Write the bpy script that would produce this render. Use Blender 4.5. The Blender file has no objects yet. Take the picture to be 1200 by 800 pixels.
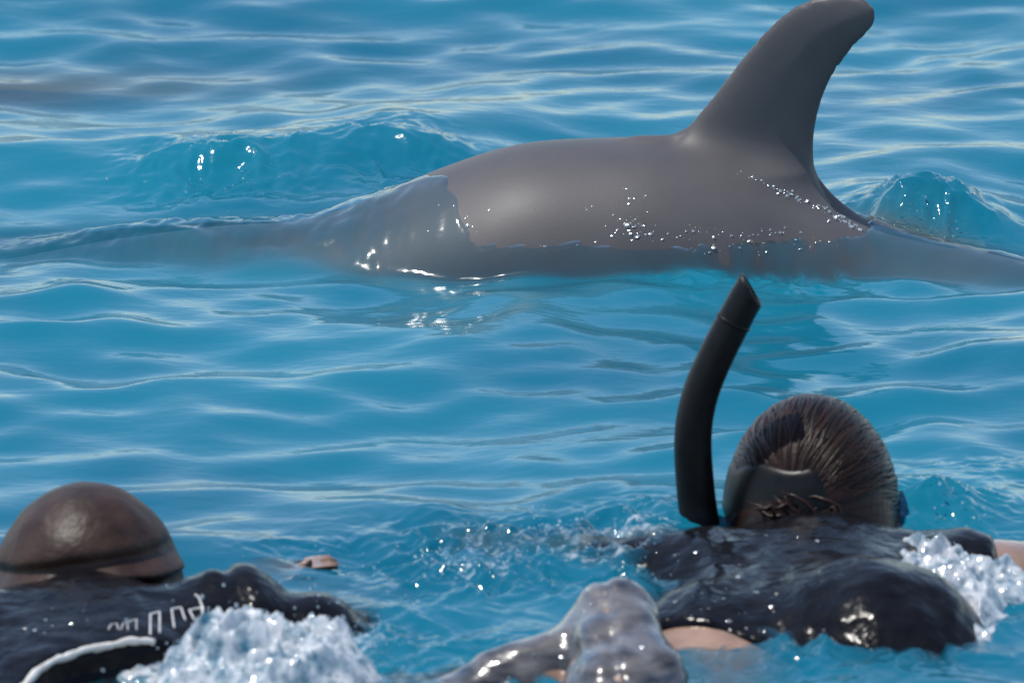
import bpy, bmesh, math, random
import numpy as np
from mathutils import Vector
from mathutils.bvhtree import BVHTree
import openvdb as vdb

R_ = math.radians
rng = np.random.default_rng(11)
random.seed(11)
scene = bpy.context.scene
col = scene.collection

# ------------------------------------------------------------------ camera
CAM_H = 2.87
PITCH = R_(13.0)
FPX = 14640.0                        # focal length in pixels of a 1200 px wide frame
cam_d = bpy.data.cameras.new('camera')
cam = bpy.data.objects.new('camera', cam_d)
col.objects.link(cam)
cam_d.sensor_width = 36.0
cam_d.lens = FPX / 1200.0 * 36.0
cam_d.clip_start = 0.1
cam_d.clip_end = 20000.0
cam.location = (0.0, 0.0, CAM_H)
cam.rotation_euler = (math.pi / 2 - PITCH, 0.0, 0.0)
cam_d.dof.use_dof = True
cam_d.dof.focus_distance = 12.95
cam_d.dof.aperture_fstop = 13.0
cam_d.dof.aperture_blades = 0
scene.camera = cam

# ------------------------------------------------------------------ sky + sun
SUN = Vector((-0.36, 0.12, 1.0)).normalized()      # direction towards the sun
el = math.asin(SUN.z)
az = math.atan2(SUN.x, SUN.y)
world = bpy.data.worlds.new('World')
scene.world = world
world.use_nodes = True
wn = world.node_tree.nodes
wl = world.node_tree.links
wn.clear()
sky = wn.new('ShaderNodeTexSky')
sky.sky_type = 'NISHITA'
sky.sun_disc = False
sky.sun_elevation = el
sky.sun_rotation = az
sky.air_density = 1.0
sky.dust_density = 0.2
sky.ozone_density = 1.0
bg = wn.new('ShaderNodeBackground')
bg.inputs['Strength'].default_value = 0.15
wo = wn.new('ShaderNodeOutputWorld')
wl.new(sky.outputs[0], bg.inputs[0])
wl.new(bg.outputs[0], wo.inputs[0])

sun_d = bpy.data.lights.new('sun', 'SUN')
sun_d.energy = 3.3
sun_d.angle = R_(0.5)
sun_d.color = (1.0, 0.955, 0.89)
sun = bpy.data.objects.new('sun', sun_d)
col.objects.link(sun)
sun.rotation_euler = SUN.to_track_quat('Z', 'Y').to_euler()

scene.view_settings.view_transform = 'Standard'
scene.view_settings.look = 'None'
scene.view_settings.exposure = 0.4
scene.view_settings.gamma = 1.0
scene.view_settings.use_curve_mapping = False
scene.cycles.sample_clamp_indirect = 4.0
scene.cycles.max_bounces = 8
scene.cycles.transparent_max_bounces = 12


# ------------------------------------------------------------------ helpers
def G(px, py, z=0.0):
    """Where the sight line through a point of the photograph meets the level z."""
    a = PITCH + math.atan((py - 400.0) / FPX)
    y = (CAM_H - z) / math.tan(a)
    slant = math.hypot(y, CAM_H - z) * math.cos(a - PITCH)
    x = (px - 600.0) / FPX * slant
    return np.array([x, y, z])


def tag(o, label=None, cat=None, group=None, kind=None):
    if label: o['label'] = label
    if cat: o['category'] = cat
    if group: o['group'] = group
    if kind: o['kind'] = kind
    return o


def link(name, me, mat=None, parent=None, smooth=True):
    o = bpy.data.objects.new(name, me)
    col.objects.link(o)
    if mat: me.materials.append(mat)
    if parent: o.parent = parent
    if smooth and len(me.polygons):
        me.polygons.foreach_set('use_smooth', np.ones(len(me.polygons), dtype=bool))
    me.update()
    return o


def mesh_np(name, v, q):
    me = bpy.data.meshes.new(name)
    k = q.shape[1]
    me.vertices.add(len(v))
    me.vertices.foreach_set('co', np.ascontiguousarray(v, dtype=np.float32).ravel())
    me.loops.add(q.size)
    me.loops.foreach_set('vertex_index', np.ascontiguousarray(q, dtype=np.int32).ravel())
    me.polygons.add(len(q))
    me.polygons.foreach_set('loop_start', np.arange(0, q.size, k, dtype=np.int32))
    me.update(calc_edges=True)
    return me


_perm = rng.permutation(512).astype(np.int64)
_perm = np.concatenate([_perm, _perm])
_grad = rng.normal(size=(512, 3)).astype(np.float32)
_grad /= np.linalg.norm(_grad, axis=1)[:, None]


def noise(p):
    """gradient noise, p (...,3) -> about -1..1"""
    p = np.asarray(p, dtype=np.float32)
    i = np.floor(p).astype(np.int64)
    f = p - i
    u = f * f * f * (f * (f * 6 - 15) + 10)
    i &= 511
    out = 0
    for dx in (0, 1):
        wx = u[..., 0] if dx else 1 - u[..., 0]
        for dy in (0, 1):
            wy = u[..., 1] if dy else 1 - u[..., 1]
            for dz in (0, 1):
                wz = u[..., 2] if dz else 1 - u[..., 2]
                h = _perm[(_perm[(_perm[(i[..., 0] + dx) & 511] + i[..., 1] + dy) & 511] + i[..., 2] + dz) & 511]
                g = _grad[h]
                d = g[..., 0] * (f[..., 0] - dx) + g[..., 1] * (f[..., 1] - dy) + g[..., 2] * (f[..., 2] - dz)
                out = out + wx * wy * wz * d
    return out * 1.6


def sstep(a, b, x):
    t = np.clip((x - a) / (b - a), 0, 1)
    return t * t * (3 - 2 * t)


def smin(a, b, k):
    h = np.clip(0.5 + 0.5 * (b - a) / k, 0, 1)
    return b * (1 - h) + a * h - k * h * (1 - h)


def smax(a, b, k):
    return -smin(-a, -b, k)


def ell(p, c, r, rot=None):
    d = p - np.asarray(c, dtype=np.float32)
    if rot is not None:
        d = d @ np.asarray(rot, dtype=np.float32)
    r = np.asarray(r, dtype=np.float32)
    k0 = np.linalg.norm(d / r, axis=-1)
    k1 = np.linalg.norm(d / (r * r), axis=-1) + 1e-9
    return k0 * (k0 - 1) / k1


def cone(p, a, b, ra, rb):
    a = np.asarray(a, dtype=np.float32); b = np.asarray(b, dtype=np.float32)
    ab = b - a
    t = np.clip(((p - a) @ ab) / (ab @ ab), 0, 1)
    return np.linalg.norm(p - a - t[..., None] * ab, axis=-1) - (ra + (rb - ra) * t)


def sdf_mesh(name, fn, lo, hi, vox, project=2):
    lo = np.asarray(lo, dtype=np.float32); hi = np.asarray(hi, dtype=np.float32)
    n = np.ceil((hi - lo) / vox).astype(int) + 1
    BS = 6
    nb = (n + BS - 1) // BS
    arr = np.empty(nb * BS, dtype=np.float32)
    bi = np.stack(np.meshgrid(*[np.arange(k) for k in nb], indexing='ij'), -1).reshape(-1, 3)
    cen = (lo + vox * (bi * BS + (BS - 1) / 2)).astype(np.float32)
    dc = fn(cen)
    keep = np.abs(dc) < vox * BS * 0.87 * 1.5 + 3 * vox
    A6 = arr.reshape(nb[0], BS, nb[1], BS, nb[2], BS).transpose(0, 2, 4, 1, 3, 5)
    A6[...] = np.clip(dc, -6 * vox, 6 * vox).reshape(*nb, 1, 1, 1)
    off = np.stack(np.meshgrid(*[np.arange(BS)] * 3, indexing='ij'), -1)
    kb = bi[keep]
    for s in range(0, len(kb), 2500):
        k = kb[s:s + 2500]
        P = (lo + vox * (k[:, None, None, None, :] * BS + off)).astype(np.float32)
        A6[k[:, 0], k[:, 1], k[:, 2]] = fn(P)
    arr = np.ascontiguousarray(arr[:n[0], :n[1], :n[2]])
    # close the volume at the box
    for sl in (np.s_[0], np.s_[-1], np.s_[:, 0], np.s_[:, -1], np.s_[:, :, 0], np.s_[:, :, -1]):
        arr[sl] = np.maximum(arr[sl], vox * 0.5)
    arr = np.clip(arr, -6 * vox, 6 * vox)
    g = vdb.FloatGrid(float(6 * vox))
    g.copyFromArray(arr)
    pts, quads = g.convertToQuads(isovalue=0.0)
    v = pts.astype(np.float32) * vox + lo
    for _ in range(project):
        e = 0.4 * vox
        f0 = fn(v)
        gr = np.stack([fn(v + np.eye(3, dtype=np.float32)[k] * e) - f0 for k in range(3)], axis=-1) / e
        gl = np.maximum((gr * gr).sum(-1), 0.15)
        stepv = -(f0 / gl)[:, None] * gr
        m = np.linalg.norm(stepv, axis=1)
        stepv *= np.minimum(1, vox / np.maximum(m, 1e-9))[:, None]
        v = v + stepv
    me = mesh_np(name, v, quads[:, ::-1])
    # outward winding
    a = v[quads[:, 0]]; b = v[quads[:, 1]]; c = v[quads[:, 2]]
    vol = np.einsum('ij,ij->i', a, np.cross(b, c)).sum()
    if vol > 0:
        bpy.data.meshes.remove(me)
        me = mesh_np(name, v, quads)
    return me


# ------------------------------------------------------------------ materials
def new_mat(name):
    m = bpy.data.materials.new(name)
    m.use_nodes = True
    nt = m.node_tree
    for n in list(nt.nodes):
        if n.type != 'OUTPUT_MATERIAL' and n.type != 'BSDF_PRINCIPLED':
            nt.nodes.remove(n)
    return m, nt, nt.nodes['Principled BSDF']


def pmat(name, ca, cb, rough=0.3, rough2=None, nscale=30.0, bump=0.0, bscale=200.0, stretch=(1, 1, 1),
         coat=0.0, coat_r=0.05, ior=1.45, detail=4.0, bdist=0.002, spec=0.5):
    m, nt, b = new_mat(name)
    N = nt.nodes; L = nt.links
    tc = N.new('ShaderNodeTexCoord')
    mp = N.new('ShaderNodeMapping')
    mp.inputs['Scale'].default_value = stretch
    L.new(tc.outputs['Object'], mp.inputs[0])
    nz = N.new('ShaderNodeTexNoise')
    nz.inputs['Scale'].default_value = nscale
    nz.inputs['Detail'].default_value = detail
    L.new(mp.outputs[0], nz.inputs[0])
    rp = N.new('ShaderNodeValToRGB')
    rp.color_ramp.elements[0].position = 0.32
    rp.color_ramp.elements[1].position = 0.68
    rp.color_ramp.elements[0].color = (*ca, 1)
    rp.color_ramp.elements[1].color = (*cb, 1)
    L.new(nz.outputs[0], rp.inputs[0])
    L.new(rp.outputs[0], b.inputs['Base Color'])
    mr = N.new('ShaderNodeMapRange')
    mr.inputs[1].default_value = 0.3; mr.inputs[2].default_value = 0.7
    mr.inputs[3].default_value = rough; mr.inputs[4].default_value = rough2 if rough2 is not None else rough
    L.new(nz.outputs[0], mr.inputs[0])
    L.new(mr.outputs[0], b.inputs['Roughness'])
    b.inputs['IOR'].default_value = ior
    b.inputs['Specular IOR Level'].default_value = spec
    b.inputs['Coat Weight'].default_value = coat
    b.inputs['Coat Roughness'].default_value = coat_r
    if bump:
        n2 = N.new('ShaderNodeTexNoise')
        n2.inputs['Scale'].default_value = bscale
        n2.inputs['Detail'].default_value = 3.0
        L.new(mp.outputs[0], n2.inputs[0])
        bp = N.new('ShaderNodeBump')
        bp.inputs['Strength'].default_value = bump
        bp.inputs['Distance'].default_value = bdist
        L.new(n2.outputs[0], bp.inputs['Height'])
        L.new(bp.outputs[0], b.inputs['Normal'])
        L.new(bp.outputs[0], b.inputs['Coat Normal'])
    return m


M = {}
M['dolphin'] = pmat('dolphin_skin', (0.068, 0.062, 0.062), (0.086, 0.079, 0.078), rough=0.46, rough2=0.56, nscale=9,
                    bump=0.05, bscale=260, spec=0.3)
M['suit'] = pmat('wet_neoprene', (0.0045, 0.0045, 0.006), (0.010, 0.010, 0.012), rough=0.12, rough2=0.24, nscale=40,
                 bump=0.75, bscale=48, ior=1.36, spec=0.16, bdist=0.004)
M['hood'] = pmat('smooth_wet_hood', (0.024, 0.0115, 0.0078), (0.050, 0.027, 0.019), rough=0.40, rough2=0.56, nscale=28,
                 bump=0.5, bscale=130, spec=0.22)
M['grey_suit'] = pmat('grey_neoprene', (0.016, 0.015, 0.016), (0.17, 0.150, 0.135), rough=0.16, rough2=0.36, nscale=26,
                      stretch=(1, 1, 3.0), bump=0.5, bscale=60, coat=0.5, coat_r=0.08)  # beige end of the colour imitates the sheen on the wet arm
M['hair'] = pmat('wet_brown_hair', (0.005, 0.0028, 0.0022), (0.034, 0.0145, 0.0085), rough=0.28, rough2=0.38, nscale=14,
                 stretch=(9, 1, 1.2), bump=0.3, bscale=40, spec=0.22)
M['skin'] = pmat('wet_skin', (0.22, 0.13, 0.082), (0.33, 0.20, 0.132), rough=0.26, nscale=34, bump=0.4, bscale=70, coat=0.4, coat_r=0.1)
_nt = M['hair'].node_tree
_a = _nt.nodes.new('ShaderNodeAttribute'); _a.attribute_name = 'strand'
_m = _nt.nodes.new('ShaderNodeMapRange'); _m.inputs[1].default_value = -0.8; _m.inputs[2].default_value = 0.8
_m.inputs[3].default_value = 0.25; _m.inputs[4].default_value = 0.75
_nt.links.new(_a.outputs['Fac'], _m.inputs[0])
_rp = [n for n in _nt.nodes if n.type == 'VALTORGB'][0]
_nt.links.new(_m.outputs[0], _rp.inputs[0])
M['black'] = pmat('black_rubber', (0.0045, 0.0045, 0.005), (0.008, 0.0075, 0.0075), rough=0.36, rough2=0.46, nscale=60, bump=0.08, bscale=200, spec=0.22)
M['white_trim'] = pmat('pale_trim', (0.50, 0.46, 0.40), (0.72, 0.69, 0.63), rough=0.3, nscale=90)
M['glass'] = pmat('mask_glass', (0.03, 0.04, 0.045), (0.03, 0.04, 0.045), rough=0.05)
M['print'] = pmat('pale_print', (0.42, 0.40, 0.38), (0.62, 0.60, 0.57), rough=0.35, nscale=70)


def foam_mat():
    m, nt, b = new_mat('foam')
    N = nt.nodes; L = nt.links
    tc = N.new('ShaderNodeTexCoord')
    nz = N.new('ShaderNodeTexNoise')
    nz.inputs['Scale'].default_value = 52
    nz.inputs['Detail'].default_value = 3
    L.new(tc.outputs['Object'], nz.inputs[0])
    rp = N.new('ShaderNodeValToRGB')
    rp.color_ramp.elements[0].position = 0.30
    rp.color_ramp.elements[1].position = 0.54
    rp.color_ramp.elements[0].color = (0.05, 0.20, 0.28, 1)
    rp.color_ramp.elements[1].color = (0.86, 0.88, 0.89, 1)
    L.new(nz.outputs[0], rp.inputs[0])
    L.new(rp.outputs[0], b.inputs['Base Color'])
    b.inputs['Roughness'].default_value = 0.10
    b.inputs['IOR'].default_value = 1.33
    b.inputs['Transmission Weight'].default_value = 0.45
    b.inputs['Coat Weight'].default_value = 0.5
    b.inputs['Coat Roughness'].default_value = 0.06
    return m


M['foam'] = foam_mat()


def drop_mat():
    m, nt, b = new_mat('water_drop')
    b.inputs['Base Color'].default_value = (0.80, 0.90, 0.95, 1)
    b.inputs['Roughness'].default_value = 0.10
    b.inputs['IOR'].default_value = 1.33
    b.inputs['Transmission Weight'].default_value = 0.6
    b.inputs['Coat Weight'].default_value = 0.6
    b.inputs['Coat Roughness'].default_value = 0.10
    nz = nt.nodes.new('ShaderNodeTexNoise')
    nz.inputs['Scale'].default_value = 60
    mx = nt.nodes.new('ShaderNodeMapRange')
    mx.inputs[3].default_value = 0.75; mx.inputs[4].default_value = 1.0
    nt.links.new(nz.outputs[0], mx.inputs[0])
    nt.links.new(mx.outputs[0], b.inputs['Transmission Weight'])
    return m


M['drop'] = drop_mat()


def water_mat():
    m = bpy.data.materials.new('sea_water')
    m.use_nodes = True
    nt = m.node_tree; N = nt.nodes; L = nt.links
    N.clear()
    out = N.new('ShaderNodeOutputMaterial')
    geo = N.new('ShaderNodeNewGeometry')
    # fine ripples
    mp = N.new('ShaderNodeMapping')
    mp.inputs['Scale'].default_value = (1.0, 1.6, 1.0)
    L.new(geo.outputs['Position'], mp.inputs[0])
    n1 = N.new('ShaderNodeTexNoise')
    n1.inputs['Scale'].default_value = 26
    n1.inputs['Detail'].default_value = 2.5
    n1.inputs['Roughness'].default_value = 0.5
    L.new(mp.outputs[0], n1.inputs[0])
    at = N.new('ShaderNodeAttribute'); at.attribute_name = 'rough_water'
    bs = N.new('ShaderNodeMapRange')
    bs.inputs[3].default_value = 0.10; bs.inputs[4].default_value = 0.5
    L.new(at.outputs['Fac'], bs.inputs[0])
    bp = N.new('ShaderNodeBump')
    bp.inputs['Distance'].default_value = 0.01
    L.new(bs.outputs[0], bp.inputs['Strength'])
    L.new(n1.outputs[0], bp.inputs['Height'])
    # water body: blue light scattered back from below; hardly follows the surface tilt
    ms = N.new('ShaderNodeVectorMath'); ms.operation = 'SCALE'; ms.inputs['Scale'].default_value = 0.35
    L.new(bp.outputs[0], ms.inputs[0])
    va = N.new('ShaderNodeVectorMath'); va.operation = 'ADD'; va.inputs[1].default_value = (0, 0, 0.65)
    L.new(ms.outputs[0], va.inputs[0])
    vn = N.new('ShaderNodeVectorMath'); vn.operation = 'NORMALIZE'
    L.new(va.outputs[0], vn.inputs[0])
    nb = N.new('ShaderNodeTexNoise')
    nb.inputs['Scale'].default_value = 1.7
    nb.inputs['Detail'].default_value = 3
    L.new(geo.outputs['Position'], nb.inputs[0])
    rp = N.new('ShaderNodeValToRGB')
    rp.color_ramp.elements[0].position = 0.35; rp.color_ramp.elements[1].position = 0.65
    rp.color_ramp.elements[0].color = (0.002, 0.098, 0.160, 1)
    rp.color_ramp.elements[1].color = (0.005, 0.142, 0.208, 1)
    L.new(nb.outputs[0], rp.inputs[0])
    fo = N.new('ShaderNodeAttribute'); fo.attribute_name = 'foam'
    nf = N.new('ShaderNodeTexNoise')
    nf.inputs['Scale'].default_value = 55; nf.inputs['Detail'].default_value = 4; nf.inputs['Roughness'].default_value = 0.65
    L.new(mp.outputs[0], nf.inputs[0])
    fs = N.new('ShaderNodeMath'); fs.operation = 'ADD'
    L.new(fo.outputs['Fac'], fs.inputs[0]); L.new(nf.outputs[0], fs.inputs[1])
    fr_ = N.new('ShaderNodeMapRange'); fr_.inputs[1].default_value = 0.95; fr_.inputs[2].default_value = 1.25
    L.new(fs.outputs[0], fr_.inputs[0])
    mixc = N.new('ShaderNodeMix'); mixc.data_type = 'RGBA'
    mixc.inputs['B'].default_value = (0.60, 0.66, 0.68, 1)
    L.new(fr_.outputs[0], mixc.inputs['Factor'])
    L.new(rp.outputs[0], mixc.inputs['A'])
    df = N.new('ShaderNodeBsdfDiffuse')
    L.new(mixc.outputs['Result'], df.inputs['Color'])
    L.new(vn.outputs[0], df.inputs['Normal'])
    rf = N.new('ShaderNodeBsdfTransparent')
    rf.inputs['Color'].default_value = (0.82, 0.90, 0.93, 1)
    op = N.new('ShaderNodeAttribute'); op.attribute_name = 'depth_opacity'
    mx1 = N.new('ShaderNodeMixShader')
    L.new(op.outputs['Fac'], mx1.inputs[0])
    L.new(rf.outputs[0], mx1.inputs[1]); L.new(df.outputs[0], mx1.inputs[2])
    gl = N.new('ShaderNodeBsdfGlossy')
    gl.inputs['Roughness'].default_value = 0.10
    L.new(bp.outputs[0], gl.inputs['Normal'])
    fr = N.new('ShaderNodeFresnel'); fr.inputs['IOR'].default_value = 1.33
    L.new(bp.outputs[0], fr.inputs['Normal'])
    mx2 = N.new('ShaderNodeMixShader')
    bf = N.new('ShaderNodeMath'); bf.operation = 'SUBTRACT'; bf.use_clamp = True
    L.new(fr.outputs[0], bf.inputs[0]); L.new(geo.outputs['Backfacing'], bf.inputs[1])
    L.new(bf.outputs[0], mx2.inputs[0])
    L.new(mx1.outputs[0], mx2.inputs[1]); L.new(gl.outputs[0], mx2.inputs[2])
    L.new(mx2.outputs[0], out.inputs['Surface'])
    return m


M['water'] = water_mat()

# ------------------------------------------------------------------ the sea: height field
wv = []
for i in range(90):
    lam = 0.07 * (1.0 / 0.07) ** (rng.random() ** 1.0)
    th = R_(90) + rng.normal() * R_(50)
    slope = 0.0165 * min(1.0, (lam / 0.13) ** 0.6) * min(1.0, (0.5 / lam) ** 0.5)
    if .07 < lam < .24: slope *= 1.35
    wv.append((lam, th, slope * lam / (2 * math.pi), rng.random() * 6.283))

e0 = PITCH
D_OL = []
# local swells: (px, py, radius across m, radius in depth m, height m)
BUMPS = []
# patches of broken water: (px, py, rx px, ry px, strength, foam)
ROUGH = []


def bump(px, py, rx, ry, h, sk=0.0):
    g = G(px, py); BUMPS.append((g[0], g[1], rx, ry, h, sk))


def rough(px, py, rx, ry, s, f=0.0):
    g = G(px, py)
    sc = FPX / math.hypot(g[1], CAM_H)
    ROUGH.append((g[0], g[1], rx / sc, ry / sc / math.sin(math.atan2(CAM_H, g[1])), s, f))


# dolphin bow film and the wave behind its shoulder
bump(400, 268, 0.10, 0.15, 0.008)
bump(470, 195, 0.15, 0.10, 0.026, 1)
bump(260, 208, 0.11, 0.08, 0.020, 1)
# churned water behind the fin
bump(1070, 262, 0.040, 0.07, 0.030, 1)
bump(1135, 262, 0.05, 0.07, 0.022, 1)
# around the swimmers
bump(690, 650, 0.08, 0.07, 0.006)
bump(1090, 600, 0.05, 0.07, 0.020)
bump(610, 640, 0.05, 0.05, 0.014)
rough(890, 322, 120, 20, 0.6, 0.1)
rough(1080, 262, 85, 26, 1.0, 0.0)
rough(260, 212, 120, 26, 0.62)
rough(460, 200, 100, 32, 0.5)
rough(570, 660, 130, 45, 1.2, 0.42)
rough(725, 648, 115, 42, 1.3, 0.54)
rough(1090, 600, 90, 35, 0.9, 0.05)
rough(1110, 680, 130, 60, 1.15, 0.6)
rough(900, 770, 240, 28, 0.85, 0.33)
rough(850, 660, 120, 30, 1.0, 0.42)
rough(560, 790, 200, 50, 0.6, 0.2)
rough(330, 760, 200, 50, 1.1, 0.5)
rough(60, 730, 80, 30, 0.8, 0.4)
rough(400, 650, 110, 22, 0.35, 0.0)
rough(700, 615, 260, 16, 0.35, 0.0)
rough(1200, 540, 120, 16, 0.3, 0.0)


def height(x, y, spacing=None):
    h = np.zeros_like(x); dx = np.zeros_like(x); dy = np.zeros_like(x)
    Pg = np.stack([np.clip(x, -50, 50) * 1.6, np.clip(y, -50, 50) * .9, 0 * x], -1)
    gust = 1.05 + .65 * noise(Pg) + .35 * noise(Pg * 2.7 + 4)
    for lam, th, a, ph in wv:
        k = 2 * math.pi / lam
        arg = k * (x * math.cos(th) + y * math.sin(th)) + ph
        w = a * (1 if lam > .3 else gust) if spacing is None else (1 if lam > .3 else gust) * a * np.clip(lam / (3.0 * spacing) - 0.5, 0, 1)
        h = h + w * np.sin(arg)
        dx = dx + w * math.cos(th) * np.cos(arg) * 0.5
        dy = dy + w * math.sin(th) * np.cos(arg) * 0.5
    r = np.zeros_like(x); fo = np.zeros_like(x)
    for cx, cy, rx, ry, s, f in ROUGH:
        d = ((x - cx) / rx) ** 2 + ((y - cy) / ry) ** 2
        w = np.exp(-np.minimum(d, 40) ** 1.4)
        r = np.maximum(r, s * w); fo = np.maximum(fo, f * w)
    for cx, cy, rx, ry, b, sk in BUMPS:
        u = (x - cx) / rx; v = (y - cy) / ry
        if sk:
            v = np.where(v < 0, v * 1.7, v * 0.7)
        h = h + b * np.exp(-np.minimum(u * u + v * v, 40))
    m = r > 0.02
    if m.any():
        P = np.stack([x[m], y[m], np.zeros(m.sum())], -1)
        w1 = noise(P * [18, 14, 1] + 3.1)
        q = P + 0.02 * np.stack([w1, noise(P * 16 + 9.7), 0 * w1], -1)
        t = 0.011 * (1 - 2 * np.abs(noise(q * [17, 13, 1]))) + 0.006 * (1 - 2 * np.abs(noise(q * [38, 30, 1] + 5.3))) + 0.0046 * noise(q * [90, 70, 1] + 1.7)
        h[m] = h[m] + r[m] * t
    return h, dx, dy, r, fo


def graded(c0, c1, d, far, grow=1.10):
    a = list(np.arange(c0, c1 + d * 0.5, d))
    s = d; lo = [a[0]]; hi = [a[-1]]
    while hi[-1] < c1 + far:
        s *= grow; hi.append(hi[-1] + s)
    s = d
    while lo[-1] > c0 - far:
        s *= grow; lo.append(lo[-1] - s)
    return np.array(lo[:0:-1] + a + hi[1:])


def build_sea(bodies):
    xs = graded(-0.62, 0.62, 0.0026, 6000.0, 1.12)
    ya = np.concatenate([np.arange(10.9, 12.0, 0.0034), np.arange(12.0, 13.5, 0.005), np.arange(13.5, 15.0, 0.008)])
    lo = [ya[0]]; s = 0.0034
    while lo[-1] > -3000: s *= 1.12; lo.append(lo[-1] - s)
    hi = [ya[-1]]; s = 0.008
    while hi[-1] < 9000: s *= 1.12; hi.append(hi[-1] + s)
    ys = np.concatenate([np.array(lo[:0:-1]), ya, np.array(hi[1:])])
    X, Y = np.meshgrid(xs, ys, indexing='ij')
    sp = np.maximum(np.gradient(xs)[:, None], np.gradient(ys)[None, :]) + 0 * X
    H, DX, DY, RO, FO = height(X, Y, sp)
    XX = (X + DX).ravel(); YY = (Y + DY).ravel(); H = H.ravel()
    down = Vector((0, 0, -1))

    def top(tree, lo3, hi3):
        out = np.full(len(XX), -9.0)
        m = (XX > lo3[0] - .01) & (XX < hi3[0] + .01) & (YY > lo3[1] - .01) & (YY < hi3[1] + .01)
        for i in np.nonzero(m)[0]:
            hit = tree.ray_cast(Vector((XX[i], YY[i], 1.0)), down)
            if hit[0] is not None: out[i] = hit[0].z
        return out

    tops = [top(*b) for b in bodies]
    # water running over the shoulder and the tail of the arched dolphin
    sl = XX - DOL[0]; yl = YY - DOL[1]
    P = np.stack([XX, YY, np.zeros(len(XX))], -1)
    near = (np.abs(sl) < 1.2) & (np.abs(yl) < .7)
    rip = np.zeros(len(XX)); wob = np.zeros(len(XX))
    rip[near] = noise(P[near] * [34, 24, 1]) * .0032 + noise(P[near] * [80, 50, 1] + 3) * .0016
    wob[near] = noise(P[near] * [20, 26, 1] + 8) * .014
    front = sstep(-.232, -.272, sl + (yl - .04) * .30 + wob * 1.3)
    mid = sstep(.040, .028, tops[0] + wob * .45 + .10 * np.abs(sl + .05) ** 2)
    rear = sstep(.195, .215, sl + wob) * sstep(.060, .048, tops[0])
    film_t = np.minimum(tops[0], .075) + .0016 + .0045 * sstep(-.26, -.36, sl) + rip * (.35 + .65 * sstep(-.25, -.33, sl) + .9 * sstep(-.02, .06, sl) * sstep(.24, .18, sl)) + .010 * sstep(-.38, -.6, sl) + .004 * rear
    lifted = smax(H, film_t, .012)
    H = H + (lifted - H) * np.where(tops[0] > -1, np.maximum(np.maximum(front, rear), mid), 0)
    v = np.stack([XX, YY, H], -1)
    nx, ny = X.shape
    idx = np.arange(nx * ny).reshape(nx, ny)
    q = np.stack([idx[:-1, :-1], idx[1:, :-1], idx[1:, 1:], idx[:-1, 1:]], -1).reshape(-1, 4)
    me = mesh_np('sea', v, q)
    # how much water lies between the surface and a body just under it
    depth = np.full(len(v), 9.0)
    for t, b in zip(tops, bodies):
        depth = np.where((t > -8) & (t <= H), np.minimum(depth, H - t), depth)
        for i in np.nonzero(t > H)[0]:                  # under an overhang, or inside the body
            hit = b[0].ray_cast(Vector((XX[i], YY[i], H[i])), down)
            if hit[0] is not None: depth[i] = min(depth[i], H[i] - hit[0].z) if hit[1].z > 0 else 0.0
    op = 1 - np.exp(-depth / 0.022)
    op = np.where(depth > 8, 1.0, op * 0.98)
    for nm, dat in (('depth_opacity', op), ('foam', FO.ravel()), ('rough_water', RO.ravel())):
        a = me.attributes.new(nm, 'FLOAT', 'POINT')
        a.data.foreach_set('value', np.ascontiguousarray(dat, dtype=np.float32))
    o = link('sea_water', me, M['water'])
    tag(o, kind='structure')
    return o


# ------------------------------------------------------------------ dolphins
S_ = np.array([-1.00, -.93, -.86, -.80, -.70, -.60, -.49, -.37, -.30, -.24, -.17, -.08, 0.0, .08, .143, .20, .28, .37, .50, .65, .80, .95, 1.06])
RR = np.array([.018, .024, .034, .072, .115, .142, .164, .180, .186, .189, .190, .190, .188, .184, .178, .170, .158, .142, .115, .083, .055, .036, .012])
ZT = np.array([-.150, -.135, -.115, -.075, -.058, -.038, -.022, -.008, .020, .046, .069, .078, .077, .058, .026, -.002, -.022, -.032, -.056, -.105, -.160, -.200, -.225])


SY_ = np.array([-1.0, -.5, 0.0, .12, .20, .28, .37, .50, .65, .80, 1.2])
YC = np.array([.06, .02, 0.0, 0.0, -.018, -.050, -.100, -.175, -.245, -.30, -.42])


def pchip(xk, yk, x):
    h = np.diff(xk); d = np.diff(yk) / h
    m = np.zeros_like(yk)
    m[1:-1] = (d[:-1] * h[1:] + d[1:] * h[:-1]) / (h[1:] + h[:-1])
    m[0] = d[0]; m[-1] = d[-1]
    i = np.clip(np.searchsorted(xk, x) - 1, 0, len(xk) - 2)
    t = np.clip((x - xk[i]) / h[i], 0, 1)
    t2 = t * t; t3 = t2 * t
    return (2 * t3 - 3 * t2 + 1) * yk[i] + (t3 - 2 * t2 + t) * h[i] * m[i] + (-2 * t3 + 3 * t2) * yk[i + 1] + (t3 - t2) * h[i] * m[i + 1]


# dorsal fin outline in the body's own side plane (s along the back, z up), metres
PX = 1117.0
Z292 = 300.0


def finpt(px, py):
    return ((px - 790) / PX, (165 - py) / PX / 0.976 * 1.045 + 0.077)


FIN = np.array([finpt(*p) for p in [(740, 178), (790, 165), (820, 135), (850, 99), (880, 62), (905, 36), (930, 15), (955, 3), (980, -2), (1005, -2),
                                    (1020, 4), (1028, 14), (1026, 26), (1015, 40), (1000, 56), (985, 76), (972, 98), (963, 122), (957, 150), (956, 178),
                                    (960, 200), (972, 222), (990, 245), (1012, 270), (1040, 300), (900, 330), (760, 260)]], dtype=np.float32)


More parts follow.
